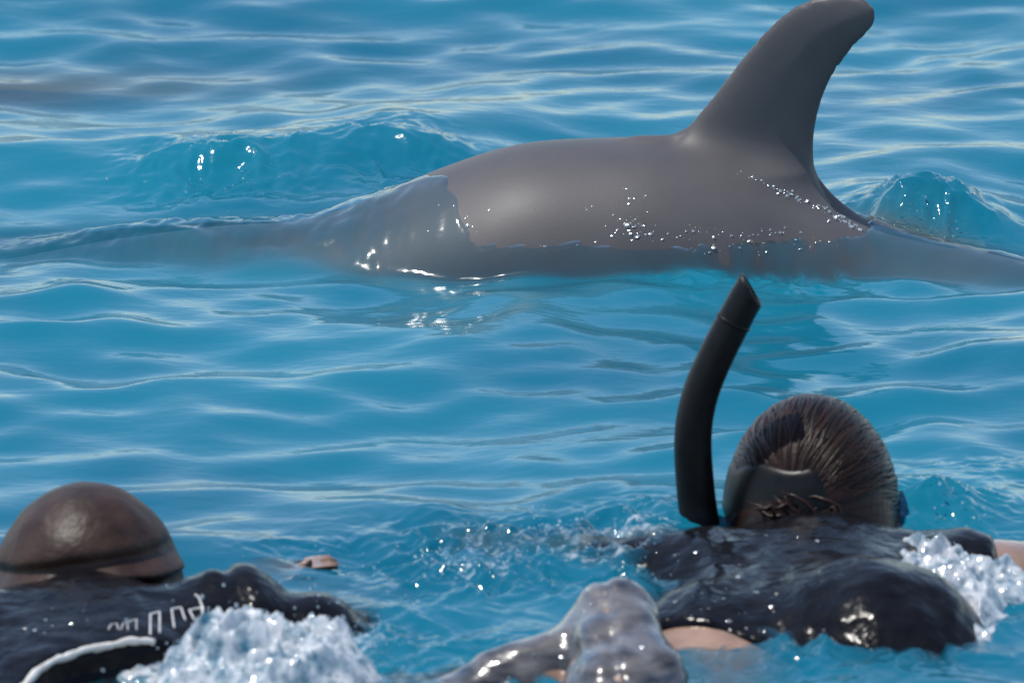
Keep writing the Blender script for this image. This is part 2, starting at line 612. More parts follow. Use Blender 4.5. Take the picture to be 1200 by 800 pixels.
def poly_sd(P, poly):
    """signed distance to a polygon; P (...,2)"""
    d = np.full(P.shape[:-1], 1e9, dtype=np.float32)
    s = np.ones(P.shape[:-1], dtype=np.float32)
    n = len(poly)
    for i in range(n):
        a = poly[i]; b = poly[i - 1]
        e = b - a; w = P - a
        t = np.clip((w @ e) / (e @ e), 0, 1)
        q = w - t[..., None] * e
        d = np.minimum(d, (q * q).sum(-1))
        c1 = P[..., 1] >= a[1]; c2 = P[..., 1] < b[1]; c3 = e[0] * w[..., 1] > e[1] * w[..., 0]
        flip = (c1 & c2 & c3) | (~c1 & ~c2 & ~c3)
        s = np.where(flip, -s, s)
    return s * np.sqrt(d)


def catmull(pts, n=6):
    out = []
    m = len(pts)
    for i in range(m):
        p0, p1, p2, p3 = pts[i - 1], pts[i], pts[(i + 1) % m], pts[(i + 2) % m]
        for k in range(n):
            t = k / n
            out.append(0.5 * ((2 * p1) + (-p0 + p2) * t + (2 * p0 - 5 * p1 + 4 * p2 - p3) * t * t + (-p0 + 3 * p1 - 3 * p2 + p3) * t ** 3))
    return np.array(out, dtype=np.float32)


FIN_S = catmull(FIN, 3)
# a grid of the fin's signed distance makes the volume cheap
_fx = np.linspace(-.12, .34, 231); _fz = np.linspace(-.10, .30, 201)
_FXG, _FZG = np.meshgrid(_fx, _fz, indexing='ij')
FIN_G = poly_sd(np.stack([_FXG, _FZG], -1).astype(np.float32), FIN_S)


def fin_sd(s, z):
    u = np.clip((s - _fx[0]) / (_fx[1] - _fx[0]), 0, len(_fx) - 1.001)
    v = np.clip((z - _fz[0]) / (_fz[1] - _fz[0]), 0, len(_fz) - 1.001)
    i = u.astype(int); j = v.astype(int); a = u - i; b = v - j
    return (FIN_G[i, j] * (1 - a) * (1 - b) + FIN_G[i + 1, j] * a * (1 - b) + FIN_G[i, j + 1] * (1 - a) * b + FIN_G[i + 1, j + 1] * a * b)


def dolphin_sdf(P, tucked=False):
    s = P[..., 0]; z = P[..., 2]
    y = P[..., 1] - pchip(SY_, YC, np.clip(s, -1.0, 1.2))
    P = np.stack([s, y, z], -1)
    sc = np.clip(s, S_[0], S_[-1])
    R = pchip(S_, RR, sc); zt = pchip(S_, ZT, sc)
    zc = zt - R
    ds = s - sc
    wy = np.interp(s, [-1, -.5, .3, .7, 1.06], [1.0, .98, .96, .72, .55])     # keel of the tail stock
    r = np.sqrt((y / wy) ** 2 + (z - zc) ** 2 + ds * ds)
    body = (r - R) * 0.85
    # beak
    # dorsal fin
    fd = fin_sd(s, z)
    hgt = np.clip((z - .06) / .25, 0, 1)
    th_max = 0.021 * (1 - 0.62 * hgt) + 0.022 * np.exp(-np.maximum(z - 0.05, 0) / .018)
    th = th_max * np.sqrt(np.clip(1 - (1 - np.clip(-fd / .055, 0, 1)) ** 2, 0, 1))
    fin = np.maximum(fd, np.abs(y) - th) * 0.8
    fin = np.where(fd > 0, np.sqrt(np.maximum(fd, 0) ** 2 + np.maximum(np.abs(y) - .0005, 0) ** 2), fin)
    out = smin(body, fin, 0.030)
    # flippers and flukes
    for sg in (-1, 1):
        if tucked:
            f1 = ell(P, (-.40, sg * .160, -.27), (.13, .020, .045))
        else:
            f1 = ell(P, (-.41, sg * .21, -.30), (.055, .135, .014), np.array([[.74, -.67 * sg, 0], [.67 * sg, .74, 0], [0, 0, 1]]))
        out = smin(out, f1, .03)
        f2 = ell(P, (1.07, sg * .11, -.262), (.055, .15, .013), np.array([[.87, -.5 * sg, 0], [.5 * sg, .87, 0], [0, 0, 1]]))
        out = smin(out, f2, .03)
    return out


def build_dolphin():
    me = sdf_mesh('dolphin', dolphin_sdf, (-1.05, -.66, -.42), (1.18, .36, .33), 0.0058)
    return me


dol_me = build_dolphin()
base = G(790, 325)
DOL = np.array([base[0], base[1] + 0.171, 0.030])
dolphin = link('dolphin', dol_me, M['dolphin'])
dolphin.location = DOL
tag(dolphin, 'grey dolphin with tall curved dorsal fin, its back arched out of the water', 'dolphin')

def tree_of(o):
    bpy.context.view_layer.update()
    me = o.data
    mw = o.matrix_world
    v = np.empty(len(me.vertices) * 3, dtype=np.float32)
    me.vertices.foreach_get('co', v)
    v = v.reshape(-1, 3)
    mat = np.array(mw)
    v = v @ mat[:3, :3].T + mat[:3, 3]
    polys = [tuple(p.vertices) for p in me.polygons]
    return BVHTree.FromPolygons([tuple(a) for a in v], polys), v.min(0), v.max(0)




def level_sdf(P):
    """the same animal with its body held straight"""
    s = np.clip(P[..., 0], -1.0, 1.06)
    return dolphin_sdf(np.stack([P[..., 0], P[..., 1] + pchip(SY_, YC, s), P[..., 2] + pchip(S_, ZT, s)], -1), True)


dol2 = link('dolphin', sdf_mesh('level_dolphin', level_sdf, (-1.05, -.36, -.46), (1.18, .36, .33), 0.0090), M['dolphin'])
g2 = G(200, 105)
dol2.rotation_euler = (R_(94), R_(4), R_(4))
dol2.scale = (.9, .9, .9)
dol2.location = (g2[0], g2[1] - .10, -0.206)
tag(dol2, 'dolphin swimming on its side under the ripples, seen only as dark grey streaks', 'dolphin')
bodies = [tree_of(dolphin), tree_of(dol2)]
# ------------------------------------------------------------------ swimmers
def V(px, py, Y):
    """the point at distance Y from the camera station seen at that place of the photograph"""
    a = PITCH + math.atan((py - 400.0) / FPX)
    z = CAM_H - Y * math.tan(a)
    slant = math.hypot(Y, CAM_H - z) * math.cos(a - PITCH)
    return np.array([(px - 600.0) / FPX * slant, Y, z])


def box_of(lo, hi):
    lo = np.array(lo, dtype=np.float32); hi = np.array(hi, dtype=np.float32)
    c = (lo + hi) / 2; h = (hi - lo) / 2
    def f(P):
        q = np.abs(P - c) - h
        return np.minimum(q.max(-1), 0) + np.linalg.norm(np.maximum(q, 0), axis=-1)
    return f


def hand(P, wrist, d, up, r=1.0, curl=0.35):
    """palm and five fingers; d = direction of the fingers, up = back of the hand"""
    d = np.array(d, float); d /= np.linalg.norm(d)
    up = np.array(up, float); up -= d * (up @ d); up /= np.linalg.norm(up)
    sd = np.cross(d, up)
    w = np.array(wrist, float)
    out = ell(P, w + d * .045 * r, (.045 * r, .040 * r, .016 * r), np.stack([d, sd, up], 1))
    for k, ln in zip((-1.5, -.5, .5, 1.5), (.062, .074, .078, .064)):
        a = w + d * .078 * r + sd * k * .0195 * r
        b = a + (d * math.cos(curl) - up * math.sin(curl)) * ln * .5 * r
        c = b + (d * math.cos(2.2 * curl) - up * math.sin(2.2 * curl)) * ln * .5 * r
        out = np.minimum(out, smin(cone(P, a, b, .0095 * r, .0085 * r), cone(P, b, c, .0085 * r, .007 * r), .004))
    a = w + d * .025 * r + sd * .034 * r
    b = a + (d * .75 + sd * .6 - up * .25) * .042 * r
    c = b + (d * .95 + sd * .15 - up * .2) * .030 * r
    return smin(out, smin(cone(P, a, b, .012 * r, .010 * r), cone(P, b, c, .010 * r, .008 * r), .004), .008)


def head_sdf(P, c, r, look):
    """skull, jaw, nose, brow, ears; look = direction of the face"""
    c = np.array(c, float); lk = np.array(look, float); lk /= np.linalg.norm(lk)
    side = np.array([1.0, 0, 0]); side -= lk * (side @ lk); side /= np.linalg.norm(side)
    up = np.cross(side, lk)
    out = ell(P, c, r)
    jaw = c + lk * .045 - up * .055
    out = smin(out, ell(P, jaw, (.055, .055, .055)), .04)
    out = smin(out, ell(P, c + lk * (r[1] + .002) - up * .022, (.014, .016, .016)), .012)          # nose
    out = smin(out, ell(P, c + lk * (r[1] - .008) + up * .008, (.055, .014, .012)), .015)           # brow
    out = smin(out, ell(P, c + lk * (r[1] - .012) - up * .060, (.024, .010, .008)), .008)           # lips
    for s in (-1, 1):
        out = smin(out, ell(P, c + side * s * (r[0] - .011) - up * .012 - lk * .005, (.010, .020, .030)), .008)
        out = smax(out, -ell(P, c + lk * (r[1] + .004) + side * s * .030 - up * .004, (.014, .014, .010)), .008)
    return out


def limb(P, pts, rad, k=.03):
    out = None
    for a, b, ra, rb in zip(pts[:-1], pts[1:], rad[:-1], rad[1:]):
        c = cone(P, a, b, ra, rb)
        out = c if out is None else smin(out, c, k)
    return out


def attr(me, name, dat):
    a = me.attributes.new(name, 'FLOAT', 'POINT')
    a.data.foreach_set('value', np.ascontiguousarray(dat, dtype=np.float32))


def verts(me):
    v = np.empty(len(me.vertices) * 3, dtype=np.float32)
    me.vertices.foreach_get('co', v)
    return v.reshape(-1, 3)


# ---- swimmer with wet brown hair and a snorkel -----------------------------------------------
A = G(951, 612)
HC = np.array([0.0, 0.0, 0.010])          # centre of the head
HR = (.078, .100, .107)


def bodyA_core(P):
    tor = ell(P, (0, -.20, -.088), (.185, .17, .105))
    tor = smin(tor, limb(P, [(-.165, -.15, -.056), (.165, -.15, -.052)], [.066, .066]), .06)
    tor = smin(tor, ell(P, (-.02, -.31, -.085), (.145, .20, .095)), .07)
    hip = smin(ell(P, (.050, -.405, -.040), (.104, .125, .094)), ell(P, (-.105, -.395, -.068), (.090, .115, .090)), .03)
    tor = smin(tor, hip, .05)
    neck = limb(P, [(0, -.14, -.045), (0, -.03, -.02)], [.060, .052])
    return smin(tor, neck, .04)


def legsA(P):
    l = limb(P, [(-.095, -.42, -.075), (-.085, -.82, -.105), (-.125, -1.22, -.22)], [.083, .055, .036], .05)
    l = smin(l, limb(P, [(-.125, -1.22, -.22), (-.135, -1.40, -.27)], [.036, .020], .03), .03)
    r = limb(P, [(.055, -.46, -.075), (.10, -.84, -.19), (.12, -1.22, -.30)], [.083, .055, .036], .05)
    r = smin(r, limb(P, [(.12, -1.22, -.30), (.135, -1.40, -.34)], [.036, .020], .03), .03)
    return np.minimum(l, r)


def armsA(P):
    l = limb(P, [(-.175, -.14, -.045), (-.315, -.10, -.055), (-.375, .10, -.105)], [.050, .040, .030], .03)
    l = smin(l, hand(P, (-.38, .11, -.108), (-.15, 1, -.2), (-.2, .1, 1)), .02)
    r = limb(P, [(.175, -.14, -.045), (.280, -.075, -.030), (.34, .12, -.09)], [.050, .044, .030], .03)
    r = smin(r, hand(P, (.365, .14, -.095), (.15, 1, -.25), (.2, .1, 1)), .02)
    return np.minimum(l, r)


def bodyA(P):
    b = smin(bodyA_core(P), head_sdf(P, HC, HR, (0, .80, -.60)), .02)
    b = smin(b, armsA(P), .03)
    return smin(b, legsA(P), .04)


pA = link('person', sdf_mesh('swimmer_body', bodyA, (-.46, -1.46, -.42), (.46, .34, .14), 0.0080), M['skin'])
pA.location = A
tag(pA, 'swimmer with bare wet brown hair, face down beside the tall black snorkel', 'person')


def suitA(P):
    b = smin(bodyA_core(P), smin(armsA(P), legsA(P), .02), .03)
    w = noise(P * [16, 9, 14]) * .006 + noise(P * [46, 22, 40] + 7) * .0028
    b = b - .008 + w * sstep(.02, -.06, P[..., 1])
    cut = np.maximum(np.maximum(P[..., 0] - .170, -P[..., 0] - .225), np.maximum(P[..., 1] + .055, -(P[..., 1] + .512 + .45 * P[..., 0])))
    return smax(b, cut, .008)


oSuitA = link('wetsuit', sdf_mesh('shorty', suitA, (-.25, -.58, -.22), (.25, -.03, .08), 0.0050), M['suit'], pA)

# hair: strands run over the skull towards the knot at the nape
BUN = np.array([-.020, -.088, .028])
bd = (BUN - HC) / np.linalg.norm(BUN - HC)
b1 = np.cross(bd, [0, 0, 1.0]); b1 /= np.linalg.norm(b1)
b2 = np.cross(bd, b1)


def strand(P):
    q = P - (HC + bd * .02)
    phi = np.arctan2(q @ b2.astype(np.float32), q @ b1.astype(np.float32))
    t = np.linalg.norm(q, axis=-1)
    cs = np.stack([np.cos(phi), np.sin(phi), t * 2.0], -1)
    return .40 * noise(cs * [4.5, 4.5, 5.0] + 2) + .40 * noise(cs * [13, 13, 9.0] + 5) + .5 * noise(cs * [30, 30, 12] + 8) + .4 * noise(cs * [60, 60, 20] + 1)


def hairA(P):
    h = ell(P, HC, (HR[0] + .006, HR[1] + .008, HR[2] + .006))
    h = smin(h, ell(P, (.004, -.055, -.030), (.080, .060, .075)), .03)
    h = smin(h, ell(P, BUN + np.array([0, .010, -.01]), (.030, .020, .022)), .02)
    h = h + strand(P) * .0007
    cut = (P[..., 1] - .055) * .8 - (P[..., 2] - .02) * .6
    return smax(h, cut, .02)


hme = sdf_mesh('wet_hair', hairA, (-.11, -.14, -.10), (.11, .12, .14), 0.0021)
hv = verts(hme)
attr(hme, 'strand', strand(hv))
oHair = link('hair', hme, M['hair'], pA)


def bandA(P):  # raised black band over the lower back of the hair
    h = ell(P, HC, (HR[0] + .0092, HR[1] + .0117, HR[2] + .0092)) + .0012
    x = P[..., 0]
    top = .076 - 4.0 * (x + .015) ** 2 + .003 * np.sin(x * 95 + .5) - sstep(-.004, .034, x) * .058
    bot = -.020 + 2.5 * np.maximum(x, 0) ** 2
    cut = np.maximum(P[..., 2] - top, bot - P[..., 2])
    shell = np.maximum(h, -(h + .010))
    return smax(smax(smax(shell, cut, .006), P[..., 1] - .07, .004), P[..., 0] - .052, .006)


oBand = link('dark_band', sdf_mesh('dark_band', bandA, (-.12, -.14, -.06), (.12, .09, .11), 0.0030), M['black'], pA)
tag(oBand, 'wide black band across the back of the hair')


def tube_mesh(name, pts, rad, seg=10, closed_ends=True):
    pts = [Vector(p) for p in pts]
    n = len(pts)
    if not hasattr(rad, '__len__'): rad = [rad] * n
    v = []; f = []
    up = Vector((0.31, 0.2, .93))
    for i, p in enumerate(pts):
        t = (pts[min(i + 1, n - 1)] - pts[max(i - 1, 0)]).normalized()
        a = t.cross(up)
        if a.length < 1e-4: a = t.cross(Vector((1, 0, 0)))
        a.normalize(); b = t.cross(a); up = -a.cross(t) if False else up
        for k in range(seg):
            w = 2 * math.pi * k / seg
            v.append(p + (a * math.cos(w) + b * math.sin(w)) * rad[i])
    for i in range(n - 1):
        for k in range(seg):
            k2 = (k + 1) % seg
            f.append((i * seg + k, i * seg + k2, (i + 1) * seg + k2, (i + 1) * seg + k))
    if closed_ends:
        f.append(tuple(range(seg))[::-1]); f.append(tuple((n - 1) * seg + k for k in range(seg)))
    me = bpy.data.meshes.new(name)
    me.from_pydata([tuple(p) for p in v], [], f)
    me.update()
    return me


def join_meshes(name, mes):
    vs = []; fs = []; o = 0
    for me in mes:
        vs += [tuple(p.co) for p in me.vertices]
        fs += [tuple(i + o for i in p.vertices) for p in me.polygons]
        o = len(vs)
        bpy.data.meshes.remove(me)
    me = bpy.data.meshes.new(name)
    me.from_pydata(vs, [], fs); me.update()
    return me


# wet locks combed over the skull towards the nape
def hair_surface(dirs):
    r = np.array([HR[0] + .0062, HR[1] + .0082, HR[2] + .0062])
    return HC + dirs / np.linalg.norm(dirs / r, axis=-1)[..., None]


def lock_sheet(n=640, seg=5, steps=18):
    vs = []; fs = []; at = []
    for i in range(n):
        ph = rng.random() * 2 * math.pi
        t0 = R_(rng.uniform(95, 165)); t1 = R_(rng.uniform(14, 55))
        th = np.linspace(t0, t1, steps)
        wob = rng.normal() * .10 * np.sin(np.linspace(0, 3.1, steps)) + rng.normal() * .03 * np.sin(np.linspace(0, 9, steps) + i)
        pa = ph + wob
        dirs = bd[None] * np.cos(th)[:, None] + (b1[None] * np.cos(pa)[:, None] + b2[None] * np.sin(pa)[:, None]) * np.sin(th)[:, None]
        c = hair_surface(dirs)
        if c[steps // 2, 1] > .05 and c[steps // 2, 2] < .03: continue
        nrm = (c - HC) / np.array([HR[0] ** 2, HR[1] ** 2, HR[2] ** 2]); nrm /= np.linalg.norm(nrm, axis=1)[:, None]
        tg = np.gradient(c, axis=0); tg /= np.linalg.norm(tg, axis=1)[:, None]
        sd = np.cross(tg, nrm)
        wd = rng.uniform(.0009, .0024) * np.sin(np.linspace(.25, math.pi - .12, steps)) ** .6
        lift = rng.uniform(-.0006, .0007)
        base = len(vs) * steps * seg
        ang = np.linspace(0, 2 * math.pi, seg, endpoint=False)
        ring = c[:, None] + sd[:, None] * (np.cos(ang)[None, :, None] * wd[:, None, None]) + nrm[:, None] * (np.sin(ang)[None, :, None] * wd[:, None, None] * .75 + lift)
        vs.append(ring.reshape(-1, 3))
        at.append(np.full(steps * seg, rng.normal() * .4))
        k = np.arange(seg); k2 = (k + 1) % seg
        for s in range(steps - 1):
            fs.append(np.stack([base + s * seg + k, base + s * seg + k2, base + (s + 1) * seg + k2, base + (s + 1) * seg + k], -1))
    me = mesh_np('hair_locks', np.concatenate(vs), np.concatenate(fs))
    attr(me, 'strand', np.concatenate(at))
    return me


oLocks = link('hair_locks', lock_sheet(), M['hair'], pA)
oLocks['kind'] = 'stuff'

# loose wet locks twisted at the nape
lk = []
for i in range(26):
    a = random.uniform(-1, 1)
    p0 = BUN + np.array([random.uniform(-.03, .035), -.012 + random.uniform(-.003, .004), random.uniform(-.004, .022)])
    ln = random.uniform(.02, .055)
    bend = random.uniform(-.02, .02)
    pts = []
    for t in np.linspace(0, 1, 7):
        pts.append(p0 + np.array([(t - .5) * ln * (1.0 if i % 3 else .4) + bend * math.sin(t * 3.1), -.012 * math.sin(t * 3.14) - .004 * t, -.03 * t * random.uniform(.2, 1.0) + .006 * math.sin(t * 6 + i)]))
    lk.append(tube_mesh('t', pts, [.0006 + .0016 * math.sin(math.pi * min(t, .9) + .2) for t in np.linspace(0, 1, 7)], 6))
lkme = join_meshes('nape_locks', lk)
attr(lkme, 'strand', rng.normal(size=len(lkme.vertices)) * .15 + .1)
oNape = link('nape_locks', lkme, M['hair'], pA)
oNape['kind'] = 'stuff'


def maskA(P):
    c = HC + np.array([0, .072, -.040])
    return np.maximum(ell(P, c, (.078, .035, .048)), -ell(P, c - np.array([0, .02, 0]), (.070, .034, .040)))


oMask = link('dive_mask', sdf_mesh('dive_mask', maskA, (-.10, .02, -.11), (.10, .12, .03), 0.0045), M['black'], pA)

# ---- snorkel -----------------------------------------------------------------------------------
SY = A[1] - .035
path = [(835, 690), (826, 655), (822, 622), (817, 590), (814, 560), (812, 528), (813, 500), (817, 476), (824, 452), (834, 428), (845, 405), (857, 382), (868, 361), (880, 340)]
sp_ = [V(px, py, SY) for px, py in path]
for i in (0, 1): sp_[i][1] += .03 * (2 - i)
# fine resample
sp_ = np.array(sp_)
tt = np.linspace(0, len(sp_) - 1, 60)
kk = np.arange(len(sp_)).astype(float)
fine = np.stack([pchip(kk, sp_[:, c], tt) for c in range(3)], -1)
S0 = V(822, 612, SY); S0[2] = 0.0
fine_l = fine - S0


def snorkel_tube():
    n = len(fine_l); seg = 28
    v = []; f = []
    def ring(p, t, r, shear):
        side = np.array([0, 1.0, 0]); side -= t * (side @ t); side /= np.linalg.norm(side)
        nb = np.cross(t, side)                 # points to +x / -x in the bend plane
        if nb[0] < 0: nb = -nb
        for k in range(seg):
            w = 2 * math.pi * k / seg
            q = p + (nb * math.cos(w) + side * math.sin(w)) * r
            q = q - t * shear * (math.cos(w) + 1) * .5
            v.append(q)
    for i in range(n):
        t = fine_l[min(i + 1, n - 1)] - fine_l[max(i - 1, 0)]; t = t / np.linalg.norm(t)
        u = i / (n - 1)
        r = .0192 - .0028 * u
        w_ = max(0.0, (i - (n - 11)) / 10.0)
        ring(fine_l[i] + t * .010 * w_, t, r, .018 * w_)
    tl = fine_l[-1] - fine_l[-2]; tl /= np.linalg.norm(tl)
    ring(fine_l[-1] + tl * .0100, tl, .0138, .0176)
    ring(fine_l[-1] - tl * .035, tl, .0135, 0)
    ring(fine_l[-1] - tl * .060, tl, .0135, 0)
    m = n + 3
    for i in range(m - 1):
        for k in range(seg):
            k2 = (k + 1) % seg
            f.append((i * seg + k, i * seg + k2, (i + 1) * seg + k2, (i + 1) * seg + k))
    f.append(tuple((m - 1) * seg + k for k in range(seg)))
    f.append(tuple(range(seg))[::-1])
    me = bpy.data.meshes.new('snorkel_tube')
    me.from_pydata([tuple(p) for p in v], [], f)
    bm = bmesh.new(); bm.from_mesh(me); bmesh.ops.recalc_face_normals(bm, faces=bm.faces); bm.to_mesh(me); bm.free()
    return me


snk = bpy.data.objects.new('snorkel', None)
col.objects.link(snk)
snk.location = S0
tag(snk, 'tall bent black snorkel with a slanted open tip standing out of the water', 'snorkel')
stube = link('tube', snorkel_tube(), M['black'], snk)
iR = 51
tR = fine_l[iR + 1] - fine_l[iR - 1]; tR /= np.linalg.norm(tR)
ringm = tube_mesh('ring', [fine_l[iR] - tR * .0016, fine_l[iR] - tR * .0012, fine_l[iR] + tR * .0012, fine_l[iR] + tR * .0016], [.0166, .0176, .0176, .0166], 28)
link('joint_ring', ringm, M['black'], snk)
mp_ = tube_mesh('mouthpiece', [fine_l[0], fine_l[0] + np.array([.02, .02, -.02]), fine_l[0] + np.array([.06, .04, -.01]), fine_l[0] + np.array([.085, .03, .0])], [.019, .018, .014, .016], 16)
link('mouthpiece', mp_, M['black'], snk)

# ---- hooded swimmer ------------------------------------------------------------------------------
B = G(103, 693)
HB = np.array([0.0, 0.0, -.004])
HBR = (.077, .095, .093)


_hp = [(-260, 850), (-120, 825), (0, 787), (60, 765), (120, 752), (180, 746), (240, 745), (330, 750)]
_hx = np.array([(G(x, y, .026) - B)[0] for x, y in _hp]); _hy = np.array([(G(x, y, .026) - B)[1] for x, y in _hp])


def stepB(x):
    """where the jacket ends on the back (local y)"""
    return pchip(_hx, _hy, np.clip(x, _hx[0], _hx[-1]))


def torsoB(P):
    t = limb(P, [(-.17, -.150, -.080), (.155, -.135, -.066)], [.075, .066])
    t = smin(t, ell(P, (-.01, -.23, -.118), (.18, .20, .115)), .06)
    t = smin(t, ell(P, (-.03, -.45, -.165), (.150, .24, .10)), .08)
    t = smin(t, smin(ell(P, (-.11, -.66, -.16), (.095, .14, .10)), ell(P, (.05, -.66, -.16), (.095, .14, .10)), .03), .06)
    return smin(t, limb(P, [(0, -.14, -.080), (0, -.03, -.04)], [.062, .056]), .04)


def armsB(P):
    l = limb(P, [(-.185, -.15, -.045), (-.36, -.05, -.09), (-.33, .17, -.12)], [.056, .043, .030])
    l = smin(l, hand(P, (-.33, .18, -.12), (.1, 1, -.2), (0, .1, 1)), .02)
    r = limb(P, [(.150, -.130, -.042), (.205, -.130, -.038), (.255, .00, -.110), (.160, .085, -.062)], [.066, .056, .040, .027])
    r = smin(r, hand(P, (.150, .092, -.034), (1.0, .05, .62), (-.3, -.1, 1), .62, .15), .012)
    return np.minimum(l, r)


def legsB(P):
    o = limb(P, [(-.11, -.70, -.17), (-.13, -1.10, -.27), (-.14, -1.50, -.38), (-.15, -1.68, -.44)], [.085, .055, .036, .02], .05)
    return np.minimum(o, limb(P, [(.05, -.70, -.17), (.08, -1.10, -.30), (.09, -1.50, -.44), (.10, -1.68, -.50)], [.085, .055, .036, .02], .05))


def napeB(P):
    return -ell(P, (.012, -.124, -.004), (.100, .062, .050))


def bodyB(P):
    b = smin(torsoB(P), smax(head_sdf(P, HB, HBR, (0, .85, -.52)), napeB(P) + .012, .02), .02)
    return smin(smin(b, armsB(P), .02), legsB(P), .04)


pB = link('person', sdf_mesh('hooded_body', bodyB, (-.45, -1.74, -.55), (.40, .38, .12), 0.0085), M['skin'])
pB.location = B
tag(pB, 'swimmer in a smooth dark brown hood and lettered black wetsuit beside the white splash', 'person')


def suitB(P):
    b = smin(smin(torsoB(P), armsB(P), .02), legsB(P), .04)
    st = stepB(P[..., 0])
    on = sstep(-.006, .006, P[..., 1] - st) * sstep(.20, .15, np.abs(P[..., 0])) * sstep(-.05, -.09, P[..., 1])
    w = noise(P * [17, 10, 14] + 3) * .005 + noise(P * [50, 26, 40]) * .002
    # fold of the shoulder
    fold = .010 * np.exp(-((P[..., 0] - .135 + .25 * (P[..., 1] + .13)) / .010) ** 2)
    b = b - .008 - .026 * on + w + fold * .7
    cut = np.maximum(np.where(np.abs(P[..., 0]) > .15, P[..., 1] - .05, P[..., 1] + .045), -(P[..., 1] + 1.45))
    wr = np.maximum(P[..., 0] - .29, -P[..., 0] - .40)
    return smax(np.maximum(b, cut), wr, .004)


oSuitB = link('wetsuit', sdf_mesh('lettered_wetsuit', suitB, (-.42, -1.50, -.50), (.31, .07, .10), 0.0060), M['suit'], pB)


def hoodB(P):
    h = ell(P, HB, (HBR[0] + .014, HBR[1] + .015, HBR[2] + .014))
    h = smin(h, ell(P, (.004, -.035, -.045), (.086, .062, .065)), .025)
    h = smax(h, napeB(P), .018)
    h = smin(h, limb(P, [(0, -.02, -.05), (0, -.12, -.085)], [.074, .066]), .02)
    x = P[..., 0]; z = P[..., 2]
    back = sstep(.02, -.03, P[..., 1])
    z1 = .036 - 1.9 * (x - .03) ** 2 + .02 * x
    z2 = .004 - .20 * (x + .05)
    z3 = -.014 + .1 * x
    h = h - back * (.0085 * np.exp(-((z - z1) / .0060) ** 2) - .0100 * np.exp(-((z - z1 + .016) / .009) ** 2) - .006 * np.exp(-((z - z1 - .014) / .007) ** 2))
    h = h - back * (.009 * np.exp(-((z - z2) / .006) ** 2) - .009 * np.exp(-((z - z2 + .013) / .006) ** 2)) * sstep(.03, -.05, x)
    h = h - back * .006 * np.exp(-((z - z3) / .006) ** 2) * sstep(0, -.03, x)
    h = h + .0012 * noise(P * 40) 
    face = -ell(P, HB + np.array([0, .105, -.045]), (.052, .060, .062))
    return smax(h, face, .004)


oHood = link('hood', sdf_mesh('hood', hoodB, (-.12, -.23, -.14), (.12, .13, .125), 0.0032), M['hood'], pB)


def maskB(P):
    c = HB + np.array([0, .076, -.035])
    return np.maximum(ell(P, c, (.078, .035, .046)), -ell(P, c - np.array([0, .02, 0]), (.070, .034, .040)))


link('dive_mask', sdf_mesh('dive_mask', maskB, (-.10, .02, -.10), (.10, .13, .03), 0.0045), M['black'], pB)

# lettering and pale hem lie on the suit
tB, _, _ = tree_of(oSuitB)


def onto(tree, px, py, off):
    o = Vector((0, 0, CAM_H))
    d = (Vector(V(px, py, 11.3)) - o).normalized()
    h = tree.ray_cast(o, d)
    return None if h[0] is None else np.array(h[0] + h[1] * off)


def stroke(px_pts, r, off=.0006, sub=6):
    pts = []
    for (a, b) in zip(px_pts[:-1], px_pts[1:]):
        for t in np.linspace(0, 1, sub, endpoint=False):
            pts.append((a[0] + (b[0] - a[0]) * t, a[1] + (b[1] - a[1]) * t))
    pts.append(px_pts[-1])
    w = [onto(tB, x, y, off) for x, y in pts]
    w = [p - B for p in w if p is not None]
    return tube_mesh('stroke', w, r, 6) if len(w) > 3 else None


GL = [[(127, 738), (130, 732), (137, 731), (139, 738)], [(142, 738), (144, 731), (149, 730), (150, 738)], [(149, 732), (153, 728), (160, 726), (160, 738)],
      [(176, 744), (176, 720), (187, 717), (187, 742)], [(204, 736), (201, 714), (212, 712), (217, 727)],
      [(228, 727), (222, 715), (236, 712), (239, 724)], [(239, 716), (233, 700), (229, 697)]]
for i, gpts in enumerate(GL):
    me = stroke(gpts, .0011 if i > 2 else .0007)
    if me: link('letter', me, M['print'], pB)

hem = []
for x in np.linspace(-.13, .070, 50):
    y = float(stepB(np.array([x]))[0]) + .004
    h = tB.ray_cast(Vector((B[0] + x, B[1] + y, .5)), Vector((0, 0, -1)))
    if h[0] is not None: hem.append(np.array(h[0]) - B + np.array([0, -.002, .0005]))
link('hem_piping', tube_mesh('hem_piping', hem, [.0036 + .0005 * math.sin(i * .9) + .0004 * math.sin(i * 2.3) for i in range(len(hem))], 10), M['white_trim'], pB)

# ---- third swimmer: only a bent arm breaks the surface ---------------------------------------------
Cc = G(716, 786)
def bodyC_arm(P):
    a = limb(P, [(.020, -.30, -.10), (.012, -.10, -.016), (.004, .012, .044)], [.062, .054, .034], .03)
    a = smin(a, limb(P, [(.002, .012, .028), (-.085, -.035, -.022), (-.235, -.085, -.040)], [.032, .040, .034], .03), .012)
    return a


